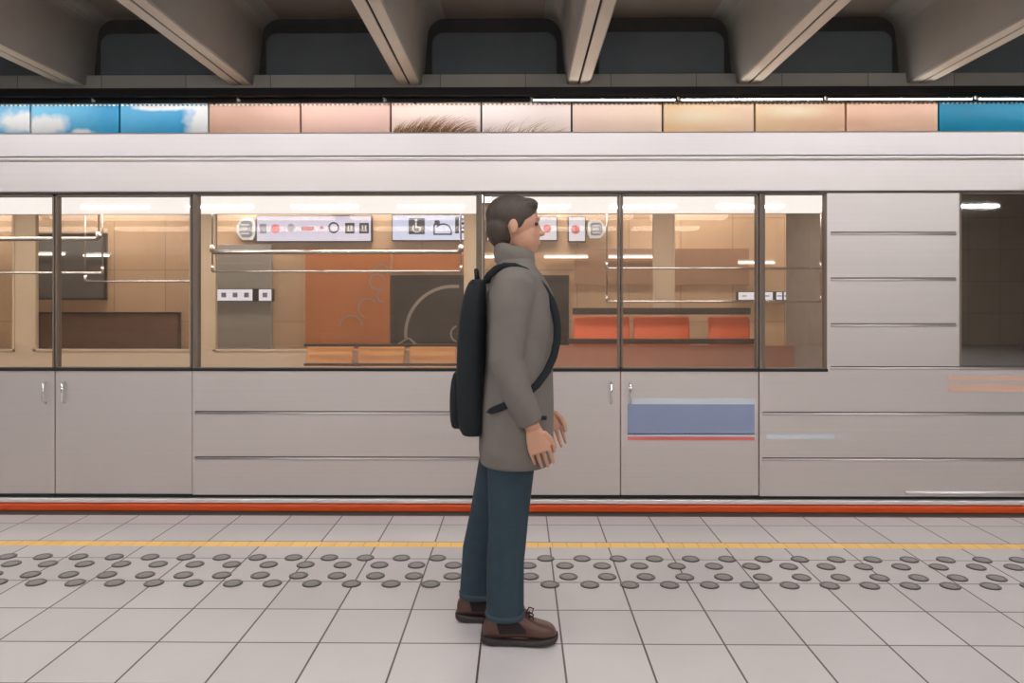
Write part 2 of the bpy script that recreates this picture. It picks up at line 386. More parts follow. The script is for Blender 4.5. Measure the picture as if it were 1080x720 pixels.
for (e0, e1), (kind, cl, cr, blobs, lab) in zip(zip(edges, edges[1:]), specs):
    x0, x1 = X(e0, YW - 0.08) + 0.018, X(e1, YW - 0.08) - 0.018
    half = (x1 - x0) / 2
    bc = W if kind in ('sky', 'teal') else srgb(254, 234, 200)
    m = print_mat('mural_print', srgb(*cl), srgb(*cr), blobs, bc, half, soft=0.3 if kind == 'sky' else 0.8, nscale=3.0 if kind == 'sky' else 2.0)
    b = MB(); b.box((x0, YW - 0.08, zb), (x1, YW, zt))
    p = b.build('mural_art', m, bevel=0.004, origin=((x0 + x1) / 2, YW - 0.06, Zc(125, YW)))
    tag(p, lab, 'mural panel', 'mural panels of the frieze above the train')
    z = Zc(111.2, YW); b = MB(); b.box((x0, YW - 0.09, z - 0.014), (x1, YW - 0.079, z + 0.014))
    q = b.build('bead_strip', M['bead_sky' if kind in ('sky', 'teal') else 'bead_skin'], p); q['label'] = 'dashed white bead strip along the top of the panel'
    if kind.startswith('hair'):
        rnd = random.Random(5 if kind == 'hair' else 9)
        for mat_, cnt, nm in ((M['hair_print'], 190 if kind == 'hair' else 18, 'dark'), (M['hair_light'], 70 if kind == 'hair' else 50, 'light')):
            b = MB(); yy = YW - 0.083
            for i in range(cnt):
                t = rnd.random()
                rx = x0 + 0.02 + t * (x1 - x0 - 0.15)
                top = 0.50 * math.sin(PI * min(1, 0.2 + 0.65 * t)) * (0.35 + 0.65 * rnd.random()) if kind == 'hair' else 0.08 + 0.36 * rnd.random() * (1 - abs(t - 0.5))
                base = Zc(142, YW) - 0.03 * rnd.random()
                lean = 0.02 + 0.34 * t + 0.22 * rnd.random()
                hw = 0.007 if nm == 'dark' else 0.005
                pts = []
                for s in range(6):
                    u = s / 5
                    pts.append((rx + lean * u ** 1.6, base + top * (u - 0.28 * u * u)))
                L = [(px_ - hw * (1 - u_ / 5 * 0.8), pz) for u_, (px_, pz) in enumerate(pts)]
                Rr = [(px_ + hw * (1 - u_ / 5 * 0.8), pz) for u_, (px_, pz) in enumerate(pts)]
                for s in range(5):
                    q4 = [L[s], Rr[s], Rr[s + 1], L[s + 1]]
                    if max(c[0] for c in q4) > x1 or min(c[0] for c in q4) < x0: continue
                    b.bm.faces.new([b.bm.verts.new((c[0], yy - (0.001 if nm == 'dark' else 0), c[1])) for c in q4])
            q = b.build('printed_hair', mat_, p); q['label'] = nm + ' printed hair strands'; q['kind'] = 'stuff'

# strip lights below the trunking
clips = [-55, 98, 251, 405, 560, 715, 870, 1028, 1190]
words_ = ['linear strip lamp beyond the left frame edge', 'first full strip lamp from the left under the black trunking, above the blue panels', 'second full strip lamp from the left under the black trunking, above the pink panels',
          'strip lamp under the trunking above the two hair panels', 'bright white strip lamp under the trunking, just right of the photo centre', 'bright strip lamp under the trunking above the orange panels',
          'bright strip lamp under the trunking above the tan panels', 'strip lamp under the trunking at the right frame edge above the teal panel']
M['strip_low'] = emit_mat('strip_tube_left', (1.0, 0.97, 0.95), 26.0)
for i, (c0, c1) in enumerate(zip(clips, clips[1:])):
    xa, xb = X(c0, YW - 0.46), X(c1, YW - 0.46)
    z = Zc(105.6, YW - 0.46)
    r = thing('mounted_strip_light', words_[i], 'strip light', ((xa + xb) / 2, YW - 0.44, z), 'strip lights under the trunking')
    lit = i >= 4
    b = MB(); (b.box((xa + 0.02, YW - 0.475, z - 0.034), (xb - 0.02, YW - 0.455, z + 0.045)), b.box((xa + 0.02, YW - 0.475, z + 0.02), (xb - 0.02, YW - 0.24, z + 0.045))) if not lit else b.box((xa + 0.02, YW - 0.46, z + 0.012), (xb - 0.02, YW - 0.24, z + 0.045))
    b.build('housing', M['trunk'], r, bevel=0.004)
    b = MB()
    if lit: b.tube([(xa + 0.05, YW - 0.46, z), (xb - 0.05, YW - 0.46, z)], 0.010, 10)
    else: b.tube([(xa + 0.05, YW - 0.43, z - 0.012), (xb - 0.05, YW - 0.43, z - 0.012)], 0.012, 10)
    b.build('tube', M['strip'] if lit else M['strip_low'], r, smooth=True)
    b = MB(); b.prism([(xa - 0.012, z + 0.05), (xa + 0.05, z + 0.01), (xa + 0.05, z - 0.02), (xa, z - 0.01)], 'y', YW - 0.50, YW - 0.455)
    b.build('clip', M['white_metal'], r, bevel=0.004)
    for f_ in (0.2, 0.8):
        xm = xa + (xb - xa) * f_; b = MB(); b.box((xm - 0.02, YW - 0.47, z + 0.044), (xm + 0.02, YW - 0.236, z + 0.056)); b.box((xm - 0.02, YW - 0.25, z + 0.0), (xm + 0.02, YW - 0.236, z + 0.056)); b.build('bracket', M['trunk'], r)

# ------------------------------------------------------------------ far platform: signs, posters, panels on the wall
LILAC = emit_mat('sign_face_lilac', srgb(212, 210, 236), 1.45)
LILAC2 = emit_mat('sign_face_blue', srgb(200, 210, 242), 1.5)
PALE = emit_mat('sign_face_pale', srgb(218, 216, 230), 1.4)
INK = pm('sign_ink', srgb(60, 62, 74), rough=0.6, var=0.1)
INKG = pm('sign_ink_grey', srgb(140, 140, 156), rough=0.6, var=0.1)
INKR = pm('sign_ink_red', srgb(206, 96, 104), rough=0.6, var=0.1)
WHITE = pm('sign_white', srgb(238, 240, 238), rough=0.5, var=0.03)
DS = YW - 0.12
def ring_poly(cx, cz, r, n=20, a0=0, a1=2 * PI): return [(cx + r * math.cos(a0 + (a1 - a0) * i / n), cz + r * math.sin(a0 + (a1 - a0) * i / n)) for i in range(n)]
def arc_band(b, cx, cz, r, w, a0, a1, y0, y1, n=28):
    for i in range(n):
        t0, t1 = a0 + (a1 - a0) * i / n, a0 + (a1 - a0) * (i + 1) / n
        b.prism([(cx + (r + s) * math.cos(t), cz + (r + s) * math.sin(t)) for t, s in ((t0, -w / 2), (t0, w / 2), (t1, w / 2), (t1, -w / 2))], 'y', y0, y1)
def rect(b, x0, x1, y0, y1, d=0.006): 
    a = at(x0, y0, DS); c = at(x1, y1, DS); b.box((a.x, DS - d, a.z), (c.x, DS, c.z))
def sign_body(label, x0, x1, y0, y1, face):
    a, c = at(x0, y1, DS), at(x1, y0, DS)
    r = thing('wayfinding_sign', label, 'sign', ((a.x + c.x) / 2, DS, a.z), 'lit wayfinding signs seen through the train windows')
    b = MB(); b.box((a.x - 0.015, DS + 0.012, a.z - 0.015), (c.x + 0.015, YW, c.z + 0.015)); b.build('housing', M['trunk'], r, bevel=0.005)
    b = MB(); b.box((a.x, DS, a.z), (c.x, DS + 0.02, c.z)); b.build('lit_face', face, r)
    return r
def icon_square(r, x0, x1, y0, y1, mat, kind):
    b = MB(); rect(b, x0, x1, y0, y1); o = b.build('pictogram', mat, r)
    b = MB(); cx, cy = (x0 + x1) / 2, (y0 + y1) / 2; p = at(cx, cy, DS - 0.008); k = (y1 - y0) / 60.5
    y_0, y_1 = DS - 0.012, DS - 0.006
    if kind == 'wheelchair':
        arc_band(b, p.x, p.z - 0.12 * k, 0.24 * k, 0.07 * k, PI * 0.75, PI * 2.1, y_0, y_1)
        b.prism(ring_poly(p.x - 0.05 * k, p.z + 0.36 * k, 0.07 * k, 12), 'y', y_0, y_1)
        b.box((p.x - 0.09 * k, y_0, p.z - 0.1 * k), (p.x, y_1, p.z + 0.25 * k)); b.box((p.x - 0.05 * k, y_0, p.z - 0.1 * k), (p.x + 0.2 * k, y_1, p.z - 0.02 * k))
        b.box((p.x + 0.14 * k, y_0, p.z - 0.34 * k), (p.x + 0.22 * k, y_1, p.z - 0.08 * k))
    else:
        b.box((p.x - 0.3 * k, y_0, p.z - 0.3 * k), (p.x + 0.3 * k, y_1, p.z - 0.22 * k))
        b.box((p.x - 0.22 * k, y_0, p.z - 0.2 * k), (p.x - 0.06 * k, y_1, p.z + 0.26 * k)); b.box((p.x + 0.06 * k, y_0, p.z - 0.2 * k), (p.x + 0.22 * k, y_1, p.z + 0.26 * k))
    b.build('symbol', WHITE, o)
def icon_disc(r, cx, cy, rad, mat, hollow=False):
    p = at(cx, cy, DS); k = rad / 60.5; b = MB()
    if hollow: arc_band(b, p.x, p.z, k, k * 0.35, 0, 2 * PI, DS - 0.006, DS)
    else: b.prism(ring_poly(p.x, p.z, k), 'y', DS - 0.006, DS)
    b.build('pictogram', mat, r)
def badge(r, x0, x1, y0, y1, point):
    a, c = at(x0, y1, DS), at(x1, y0, DS); mz = (a.z + c.z) / 2; w = c.x - a.x; h = c.z - a.z
    def hexa(g):
        q = [(0 + g, .22 * h), (.12 * w + g, g), (.68 * w, g), (w - g * 1.3, .36 * h), (w - g * 1.3, .64 * h), (.68 * w, h - g), (.12 * w + g, h - g), (g, .78 * h)]
        return [((a.x + q_[0]) if point == 'r' else (c.x - q_[0]), a.z + q_[1]) for q_ in q]
    b = MB(); b.prism(hexa(0), 'y', DS - 0.004, YW); o = b.build('exit_badge', WHITE, r)
    b = MB(); b.prism(hexa(0.045), 'y', DS - 0.008, DS - 0.003); q = b.build('badge_field', INKG, o)
    b = MB()
    for i in range(3):
        zz = mz + (i - 1) * h * 0.2; b.box((a.x + w * 0.25, DS - 0.011, zz - 0.012), (a.x + w * (0.7 if i != 1 else 0.62), DS - 0.007, zz + 0.012))
    b.build('badge_lines', WHITE, o)

r = sign_body('long lilac direction sign with a row of faint symbols and a left-pointing exit badge', 271, 391, 228, 254, LILAC)
badge(r, 249, 269, 230, 253, 'l')
b = MB(); rect(b, 274, 281, 236, 246); b.build('pictogram', INKG, r)
icon_disc(r, 290.5, 241, 4.6, INKR); icon_disc(r, 307, 240, 4.0, INKG); b = MB(); rect(b, 318, 331, 239, 243); b.build('pictogram', INKR, r)
icon_disc(r, 339.5, 240, 1.8, INKR); icon_disc(r, 352, 240, 5, INK, True)
icon_square(r, 364, 374, 235, 246, INK, 'lift'); icon_square(r, 379, 389, 235, 246, INK, 'lift')

r = sign_body('bluish lit sign with a wheelchair symbol, right of the long lilac sign', 414, 510, 227, 253, LILAC2)
icon_square(r, 431, 448, 230, 247, INK, 'wheelchair')
p = at(467.5, 241, DS); b = MB(); arc_band(b, p.x, p.z - 0.06, 0.14, 0.025, -0.35, PI * 0.8, DS - 0.006, DS); b.box((p.x - 0.17, DS - 0.006, p.z - 0.11), (p.x + 0.15, DS, p.z - 0.085))
b.box((p.x - 0.17, DS - 0.006, p.z - 0.1), (p.x - 0.145, DS, p.z + 0.08)); b.box((p.x - 0.15, DS - 0.006, p.z + 0.06), (p.x - 0.06, DS, p.z + 0.14)); b.build('pictogram', INK, r)
b = MB(); rect(b, 480, 484, 228.5, 246); b.build('divider_bar', INK, r)
for i, w in enumerate((15, 19, 17, 11)):
    b = MB(); rect(b, 486, 486 + w, 230 + i * 4.4, 232.4 + i * 4.4); b.build('text_line', INK, r)

r = sign_body('pale lilac lit sign half hidden behind the head of the person', 514, 587, 229, 253, PALE)
b = MB(); rect(b, 532, 543, 238, 251); b.build('pictogram', INKG, r)
p = at(558, 246, DS); b = MB(); b.prism([(p.x - 0.1, p.z - 0.04), (p.x + 0.1, p.z - 0.04), (p.x, p.z + 0.13)], 'y', DS - 0.006, DS); b.build('pictogram', INKG, r)
icon_disc(r, 577, 241, 4.2, INKR)

r = sign_body('small square lit sign with a red disc and a right-pointing exit badge', 600, 617, 229, 254, PALE)
icon_disc(r, 607, 242, 4.6, INKR); badge(r, 620, 639, 232, 251, 'r')

def low_sign(label, x0, x1, y0, y1, seg, depth):
    global DS
    keep = DS; DS = depth
    a, c = at(x0, y1, DS), at(x1, y0, DS)
    r = thing('wayfinding_sign', label, 'sign', ((a.x + c.x) / 2, DS, a.z), 'lit wayfinding signs seen through the train windows')
    b = MB(); b.box((a.x - 0.01, DS + 0.012, a.z - 0.01), (c.x + 0.01, YW - 0.01, c.z + 0.01)); b.build('housing', M['trunk'], r, bevel=0.004)
    for s0, s1 in seg:
        b = MB(); rect(b, s0, s1, y0, y1, 0.0); 
        b.bm.free(); b = MB(); p, q = at(s0, y1, DS), at(s1, y0, DS); b.box((p.x, DS, p.z), (q.x, DS + 0.02, q.z)); o = b.build('lit_face', PALE, r)
        n = max(1, int((s1 - s0) / 12))
        for i in range(n):
            xx = s0 + (s1 - s0) * (i + 0.5) / n; b = MB(); rect(b, xx - 2.5, xx + 2.5, y0 + 3.5, y1 - 3.5, 0.005); b.build('pictogram', INKG, o)
    DS = keep
low_sign('small lilac sign low on the grey wall panel at the left', 218, 286, 305, 317, [(218, 266), (273, 286)], YW - 0.16)
low_sign('small white sign low on the ochre wall near the right end of the windows', 779, 832, 308, 316, [(779, 815), (819, 825), (827, 832)], YW - 0.12)

M['grey_panel'] = pm('grey_wall_panel', srgb(160, 152, 142), rough=0.6, var=0.06)
a, c = at(207, 400, YW), at(288, 258, YW); a.z = 0.0
b = MB(); b.box((a.x, YW - 0.1, a.z), (c.x, YW, c.z)); tag(b.build('wall_cladding', M['grey_panel'], bevel=0.01), 'plain grey wall panel under the long lilac sign', 'wall panel')

M['poster_black'] = pm('black_poster', srgb(18, 14, 13), rough=0.5, var=0.2, scale=2)
M['poster_line'] = pm('poster_line', srgb(168, 152, 140), rough=0.6, var=0.15)
M['poster_brown'] = pm('brown_poster', srgb(120, 86, 68), rough=0.6, var=0.25, scale=1.5)
M['poster_grey'] = pm('grey_poster', srgb(104, 98, 90), rough=0.6, var=0.2, scale=1.5)
M['poster_orange'] = pm('orange_mural', srgb(204, 120, 62), rough=0.6, var=0.25, scale=1.2)
def poster(x0, x1, y0, y1, mat, label, frame=True, name='poster'):
    a, c = at(x0, y1, YW - 0.05), at(x1, y0, YW - 0.05)
    b = MB(); b.box((a.x, YW - 0.05, a.z), (c.x, YW, c.z)); o = b.build(name, mat); tag(o, label, 'poster')
    if frame:
        b = MB(); t = 0.035
        b.box((a.x, YW - 0.065, c.z - t), (c.x, YW - 0.04, c.z)); b.box((a.x, YW - 0.065, a.z), (c.x, YW - 0.04, a.z + t))
        b.box((a.x, YW - 0.065, a.z), (a.x + t, YW - 0.04, c.z)); b.box((c.x - t, YW - 0.065, a.z), (c.x, YW - 0.04, c.z)); b.build('frame', M['seat_dark'], o)
    return o
o = poster(412, 600, 290, 366, M['poster_black'], 'black wall poster with a thin pale arc drawn on it, behind the person')
yy0, yy1 = YW - 0.058, YW - 0.05
c0 = at(478, 352, YW - 0.05); b = MB(); arc_band(b, c0.x, c0.z, 50 / 60.5, 0.055, PI * 0.46, PI * 1.03, yy0, yy1, 36)
p0, p1, p2 = at(431, 356, YW - .05), at(418, 364, YW - .05), at(440, 364, YW - .05)
for q in (p1, p2): b.prism([(p0.x - .02, p0.z), (p0.x + .02, p0.z), (q.x + .03, q.z), (q.x - .03, q.z)], 'y', yy0, yy1)
b.build('drawn_line', M['poster_line'], o); b = MB()
c1 = at(484, 352, YW - 0.05); arc_band(b, c1.x, c1.z, 0.14, 0.03, PI * 0.6, PI * 1.4, yy0, yy1, 14)
b.build('drawn_line', M['poster_line'], o)
o = poster(322, 411, 262, 372, M['poster_orange'], 'orange brown mural board with pale looping lines, left of the black poster', False, 'mural_art')
for cx, cy, rr, a0, a1 in ((398, 297, 8, .2, 5.4), (402, 286, 7, -.5, 3.4), (388, 325, 10, .6, 4.6), (370, 345, 12, .2, 3.0), (404, 312, 6, 1.5, 5)):
    b = MB(); p = at(cx, cy, YW - .05); arc_band(b, p.x, p.z, rr / 60.5, 0.025, a0, a1, yy0, yy1, 18); b.build('drawn_line', M['poster_line'], o)
o = poster(414, 500, 268, 287, M['poster_orange'], 'narrow orange board directly above the black poster', False, 'mural_art')
poster(40, 190, 329, 378, M['poster_brown'], 'long dark brown poster low on the far wall at the left')
poster(18, 112, 246, 316, M['poster_grey'], 'grey poster above the brown poster at the left')
poster(606, 790, 262, 300, pm('tan_board', srgb(176, 134, 104), rough=0.6, var=0.15, scale=1.3), 'tan board on the far wall right of the person', False, 'mural_art')

# slim wall lamps on the far wall
for (x0, x1, yp, lab) in ((20, 68, 268, 'slim white wall lamp at the far left of the far wall'), (88, 115, 269.5, 'short white wall lamp beside the far left one'), (511, 552, 271, 'slim wall lamp partly behind the person'),
                     (574, 620, 271, 'slim wall lamp just right of the person'), (642, 690, 271, 'slim wall lamp right of the exit badge'), (779, 817, 277, 'slim wall lamp near the right end of the windows')):
    a = at(x0, yp, YW - 0.1); c = at(x1, yp, YW - 0.1)
    r = thing('wall_lamp', lab, 'lamp', ((a.x + c.x) / 2, YW - 0.1, a.z), 'slim wall lamps on the far wall')
    b = MB(); b.box((a.x, YW - 0.09, a.z + 0.012), (c.x, YW, a.z + 0.05)); b.build('housing', M['white_metal'], r, bevel=0.004)
    b = MB(); b.tube([(a.x, YW - 0.1, a.z), (c.x, YW - 0.1, c.z)], 0.018, 10); b.build('tube', M['walllamp'], r, smooth=True)

# ------------------------------------------------------------------ platform luminaires (above and behind the camera, and over the far platform)
def luminaire(x, y, z, ln, mat, lab):
    r = thing('ceiling_luminaire', lab, 'ceiling light', (x, y, z), 'hanging platform luminaires')
    b = MB(); b.box((x - ln / 2 - 0.03, y - 0.09, z), (x + ln / 2 + 0.03, y + 0.09, z + 0.06)); b.build('housing', M['white_metal'], r, bevel=0.01)
    b = MB(); b.box((x - ln / 2, y - 0.075, z - 0.05), (x + ln / 2, y + 0.075, z - 0.001)); b.build('diffuser', mat, r, bevel=0.012)
    for s in (-1, 1):
        b = MB(); xx = x + s * ln * 0.35
        if y < 9: b.tube([(xx, y, z + 0.06), (xx, y, ZCEIL)], 0.008, 8)
        else: b.tube([(xx, y, z + 0.04), (xx, YW, z + 0.04)], 0.012, 8)
        b.build('rod' if y < 9 else 'wall_bracket', M['white_metal'], r)
for row, (yy, zz) in enumerate(((1.7, 3.9), (-2.2, 3.9), (-8.0, 3.47), (12.3, 3.45))):
    for k in range(-4, 5):
        luminaire(k * 2.45 + 0.4, yy, zz, 1.5, M['lamp'], 'white hanging tube luminaire over the ' + ('near' if row < 3 else 'opposite') + ' platform')

# ------------------------------------------------------------------ the train
YT = 4.60; YF = 7.28; TX0, TX1 = -8.6, 6.2
t = thing('metro_train', 'silver metro train with a long window band standing along the platform', 'train', (0, (YT + YF) / 2, 0))
zs = lambda py: Zc(py, YT)
ZW0, ZW1, ZGUT, ZTOP = zs(389.5), zs(204), zs(165), zs(138)
xs = lambda px: X(px, YT)
# openings along the side: (left px, right px, kind)
opens = [(-640, -390, 'window'), (-385, -95, 'door'), (-88, 203, 'door'), (207, 504, 'window'), (508, 801, 'door'), (805, 872, 'window'), (1012, 1100, 'cab'), (1120, 1330, 'cab')]
TH_ = 0.06
b = MB(); b.box((TX0, YT, ZW1), (TX1, YT + TH_, ZGUT)); b.build('header_panel', M['steel'], t)
prev = TX0; slim = []; b = MB()
def post(x0, x1):
    if x1 - x0 < 0.06:
        slim.append((x0, x1)); b.box((x0, YT, 0.09), (x1, YT + TH_, ZW0))
    else: b.box((x0, YT, 0.09), (x1, YT + TH_, ZW1))
for (p0, p1, k) in opens:
    x0, x1 = xs(p0), xs(p1); post(prev, x0)
    if k == 'door':
        b.build('body_panel', M['steel'], t); b = MB()
    else: b.box((x0, YT, 0.09), (x1, YT + TH_, ZW0))
    prev = x1
post(prev, TX1); b.build('body_panel', M['steel'], t)
for x0, x1 in slim:
    b = MB(); b.box((x0, YT, ZW0), (x1, YT + TH_, ZW1)); b.build('window_post', M['seal'], t)
b = MB()
b.prism([(YT + 0.012, ZGUT + 0.008), (YT + 0.013, ZGUT + 0.06), (YT + 0.016, ZTOP - 0.01), (YT + 0.03, ZTOP), (YT + 0.5, ZTOP + 0.07), (5.95, ZTOP + 0.14), (YF - 0.5, ZTOP + 0.07), (YF - 0.05, ZTOP), (YF, ZGUT), (YF - 0.05, ZGUT), (YF - 0.08, ZTOP - 0.05), (YF - 0.5, ZTOP), (5.95, ZTOP + 0.05), (YT + 0.5, ZTOP - 0.0), (YT + 0.12, ZTOP - 0.08), (YT + 0.06, ZGUT + 0.008)], 'x', TX0, TX1)
b.build('roof', M['steel_roof'], t, bevel=0.003)
b = MB(); b.box((TX0, YT + 0.02, ZGUT - 0.002), (TX1, YT + 0.1, ZGUT + 0.012)); b.build('gutter_gap', M['seam'], t)
b = MB(); b.tube([(TX0, YT - 0.004, ZW1 + 0.008), (TX1, YT - 0.004, ZW1 + 0.008)], 0.008, 8)
b.build('window_drip_rail', M['groove'], t, smooth=True)
b = MB(); b.tube([(TX0, YT - 0.002, ZGUT - 0.02), (TX1, YT - 0.002, ZGUT - 0.02)], 0.008, 8); b.build('gutter_bead', M['steel'], t, smooth=True)
# pressed ribs, each a part with its shadow groove
for py, p0, p1 in [(py, p0, p1) for py in (436, 484) for p0, p1 in ((-640, -388), (206, 505), (804, 1105))] + [(247, 876, 1008), (295, 876, 1008), (343, 876, 1008), (388, 876, 1105)]:
    b = MB(); b.tube([(xs(p0), YT - 0.001, zs(py)), (xs(p1), YT - 0.001, zs(py))], 0.008, 10)
    rb = b.build('pressed_rib', M['steel'], t, smooth=True)
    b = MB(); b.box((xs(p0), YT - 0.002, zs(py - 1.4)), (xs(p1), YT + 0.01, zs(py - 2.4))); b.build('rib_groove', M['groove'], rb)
# sill: black gap, chrome lip, orange edge, dark underside
b = MB(); b.box((TX0, YT - 0.002, 0.078), (TX1, YT + 0.04, 0.094)); b.build('sill_gap', M['seam'], t)
b = MB(); b.box((TX0, YT - 0.03, 0.05), (TX1, YT + 0.04, 0.076)); b.build('sill_lip', M['lip'], t, bevel=0.004)
b = MB(); b.box((TX0, YT - 0.05, 0.004), (TX1, YT + 0.04, 0.046)); b.build('sill_strip', M['orange_strip'], t, bevel=0.008, seg=3).__setitem__('label', 'glossy orange strip along the foot of the train')
b = MB(); b.box((TX0, YT - 0.03, -0.9), (TX1, YT + 0.05, 0.002)); b.build('skirt', M['skirt'], t)
# dark line under the window band
b = MB(); b.box((TX0, YT - 0.006, ZW0 - 0.012), (xs(873), YT + 0.02, ZW0 + 0.006)); b.build('window_sill_rubber', M['rubber'], t)
def frame(p0, p1, z0, z1, parent, mat_pane, fw=0.010):
    x0, x1 = xs(p0), xs(p1); b = MB()
    b.box((x0, YT - 0.004, z0), (x0 + fw, YT + 0.045, z1)); b.box((x1 - fw, YT - 0.004, z0), (x1, YT + 0.045, z1))
    b.box((x0, YT - 0.004, z0), (x1, YT + 0.045, z0 + fw)); b.box((x0, YT - 0.004, z1 - fw * 0.6), (x1, YT + 0.045, z1))
    f = b.build('window_frame', M['seal'], parent)
    b = MB(); b.box((x0 + fw, YT + 0.018, z0 + fw), (x1 - fw, YT + 0.024, z1 - fw * 0.6)); b.build('pane', mat_pane, f)
for (p0, p1, k) in opens:
    if k == 'window': frame(p0, p1, ZW0, ZW1, t, M['pane'])
    elif k == 'cab': frame(p0, p1, ZW0, ZW1, t, M['cab_pane'])
    else:
        mid = (p0 + p1) / 2
        for q0, q1, hs in ((p0 + 1, mid - 0.6, 1), (mid + 0.6, p1 - 1, -1)):
            x0, x1 = xs(q0), xs(q1); zi = ZW0
            b = MB()
            b.box((x0, YT + 0.006, 0.097), (x1, YT + 0.05, zi))
            e = 0.010
            d = b.build('door', M['steel'], t)
            b = MB(); fw = 0.012; e = 0.0; a0, a1, z0, z1 = x0 + e, x1 - e, zi, ZW1 - 0.002
            b.box((a0, YT + 0.002, z0), (a0 + fw, YT + 0.046, z1)); b.box((a1 - fw, YT + 0.002, z0), (a1, YT + 0.046, z1)); b.box((a0, YT + 0.002, z0), (a1, YT + 0.046, z0 + fw)); b.box((a0, YT + 0.002, z1 - fw), (a1, YT + 0.046, z1))
            b.build('window_seal', M['seal'], d)
            b = MB(); b.box((a0 + fw, YT + 0.02, z0 + fw), (a1 - fw, YT + 0.026, z1 - fw)); b.build('pane', M['pane'], d)
            hx = x1 - 0.055 if hs > 0 else x0 + 0.055
            b = MB(); b.tube([(hx, YT + 0.006, zi - 0.08), (hx, YT - 0.02, zi - 0.09), (hx, YT - 0.02, zi - 0.2), (hx, YT + 0.006, zi - 0.21)], 0.007, 8); b.build('door_handle', M['chrome'], d, smooth=True)
# blue sticker on the right-hand door leaf and white-red band
Yk = YT + 0.004
def plate(p0, p1, y0, y1, mat, name, parent, yk=Yk):
    b = MB(); b.box((xs(p0), yk, zs(y1)), (xs(p1), yk + 0.006, zs(y0))); return b.build(name, mat, parent)
st = plate(662, 796, 426, 458, M['sticker_blue'], 'door_sticker', t); st['label'] = 'blue sticker with a pale top edge and thin red lower line'
plate(662, 796, 420, 426, M['sticker_pale'], 'sticker_top_band', st); plate(662, 796, 457, 460, M['sticker_pale'], 'sticker_lower_band', st); plate(662, 796, 460, 464, M['sticker_red'], 'sticker_red_band', st)
plate(808, 880, 457.5, 462, M['sticker_pale'], 'marking_strip', t, YT - 0.003)['label'] = 'thin white marking strip right of the blue sticker'
for y0, y1 in ((396, 400.5), (405, 412)): plate(1000, 1105, y0, y1, M['salmon'], 'cab_stripe', t, YT - 0.003)['label'] = 'pale salmon stripe below the dark cab window'
b = MB(); b.tube([(xs(955), YT - 0.012, zs(518)), (xs(1105), YT - 0.012, zs(518))], 0.011, 10); b.build('step_rail', M['lip'], t, smooth=True)
# interior
b = MB(); b.box((TX0, YT + 0.06, -0.06), (TX1, YF - 0.06, 0.0)); b.build('cabin_floor', M['tr_floor'], t)
b = MB(); b.box((TX0, YT + 0.1, 2.2), (TX1, YF - 0.06, 2.23)); b.build('cabin_ceiling', M['lining'], t)
ZF1, ZF0 = Zc(224, YF), 0.80
fo = [(-420, -190), (-170, 20), (40, 205), (228, 492), (508, 690), (708, 868)]
b = MB(); prev = TX0
for p0, p1 in fo:
    x0, x1 = X(p0, YF), X(p1, YF); b.box((prev, YF - 0.06, 0), (x0, YF, ZGUT)); b.box((x0, YF - 0.06, 0), (x1, YF, ZF0)); b.box((x0, YF - 0.06, ZF1), (x1, YF, ZGUT)); prev = x1
b.box((prev, YF - 0.06, 0), (TX1, YF, ZGUT)); b.build('far_side_wall', M['lining'], t)
for p0, p1 in fo:
    x0, x1 = X(p0, YF), X(p1, YF); fw = 0.02; b = MB()
    b.box((x0, YF - 0.07, ZF0), (x0 + fw, YF - 0.02, ZF1)); b.box((x1 - fw, YF - 0.07, ZF0), (x1, YF - 0.02, ZF1)); b.box((x0, YF - 0.07, ZF0), (x1, YF - 0.02, ZF0 + fw)); b.box((x0, YF - 0.07, ZF1 - fw), (x1, YF - 0.02, ZF1))
    f = b.build('far_window_frame', M['lining'], t)
    b = MB(); b.box((x0 + fw, YF - 0.045, ZF0 + fw), (x1 - fw, YF - 0.04, ZF1 - fw)); b.build('far_pane', M['far_pane'], f)
for xe in (TX0, TX1 - 0.08):
    b = MB(); b.box((xe, YT + 0.06, 0), (xe + 0.08, YF - 0.06, ZTOP)); b.build('end_wall', M['steel'], t)
# luminous cove just inside the window head
YC = 4.98
for p0, p1 in ((-560, -200), (-190, 506), (518, 868)):
    x0, x1 = X(p0, YC), X(p1, YC)
    b = MB(); b.box((x0, YC, Zc(224.5, YC)), (x1, YC + 0.05, Zc(203, YC))); l = b.build('cove_light', M['cove'], t, bevel=0.012)
    b = MB(); b.box((x0 - 0.01, YC - 0.006, Zc(206.5, YC)), (x1 + 0.01, YC + 0.001, Zc(205.2, YC))); b.build('cove_trim', M['white_metal'], l)
# cab bulkhead and lining
b = MB(); xc = xs(990); b.box((xc, YT + 0.07, 0), (xc + 0.06, YF - 0.06, 2.2)); b.box((xc, 5.5, 0), (TX1, 5.56, 2.2)); b.build('cab_partition', M['cab'], t)
for x0, x1 in ((-8.2, -5.2), (-5.0, -2.0), (-1.8, 1.2), (1.4, 2.2)):  # unseen glowing strips added to brighten the dim seats and lining
    b = MB(); b.box((x0, 5.1, 2.16), (x1, 5.35, 2.2)); b.build('cabin_fill_light', M['cabin_fill_light'], t, bevel=0.01)
    b = MB(); b.box((x0, 6.4, 2.16), (x1, 6.6, 2.2)); b.build('cabin_fill_light', M['cabin_fill_light'], t, bevel=0.01)
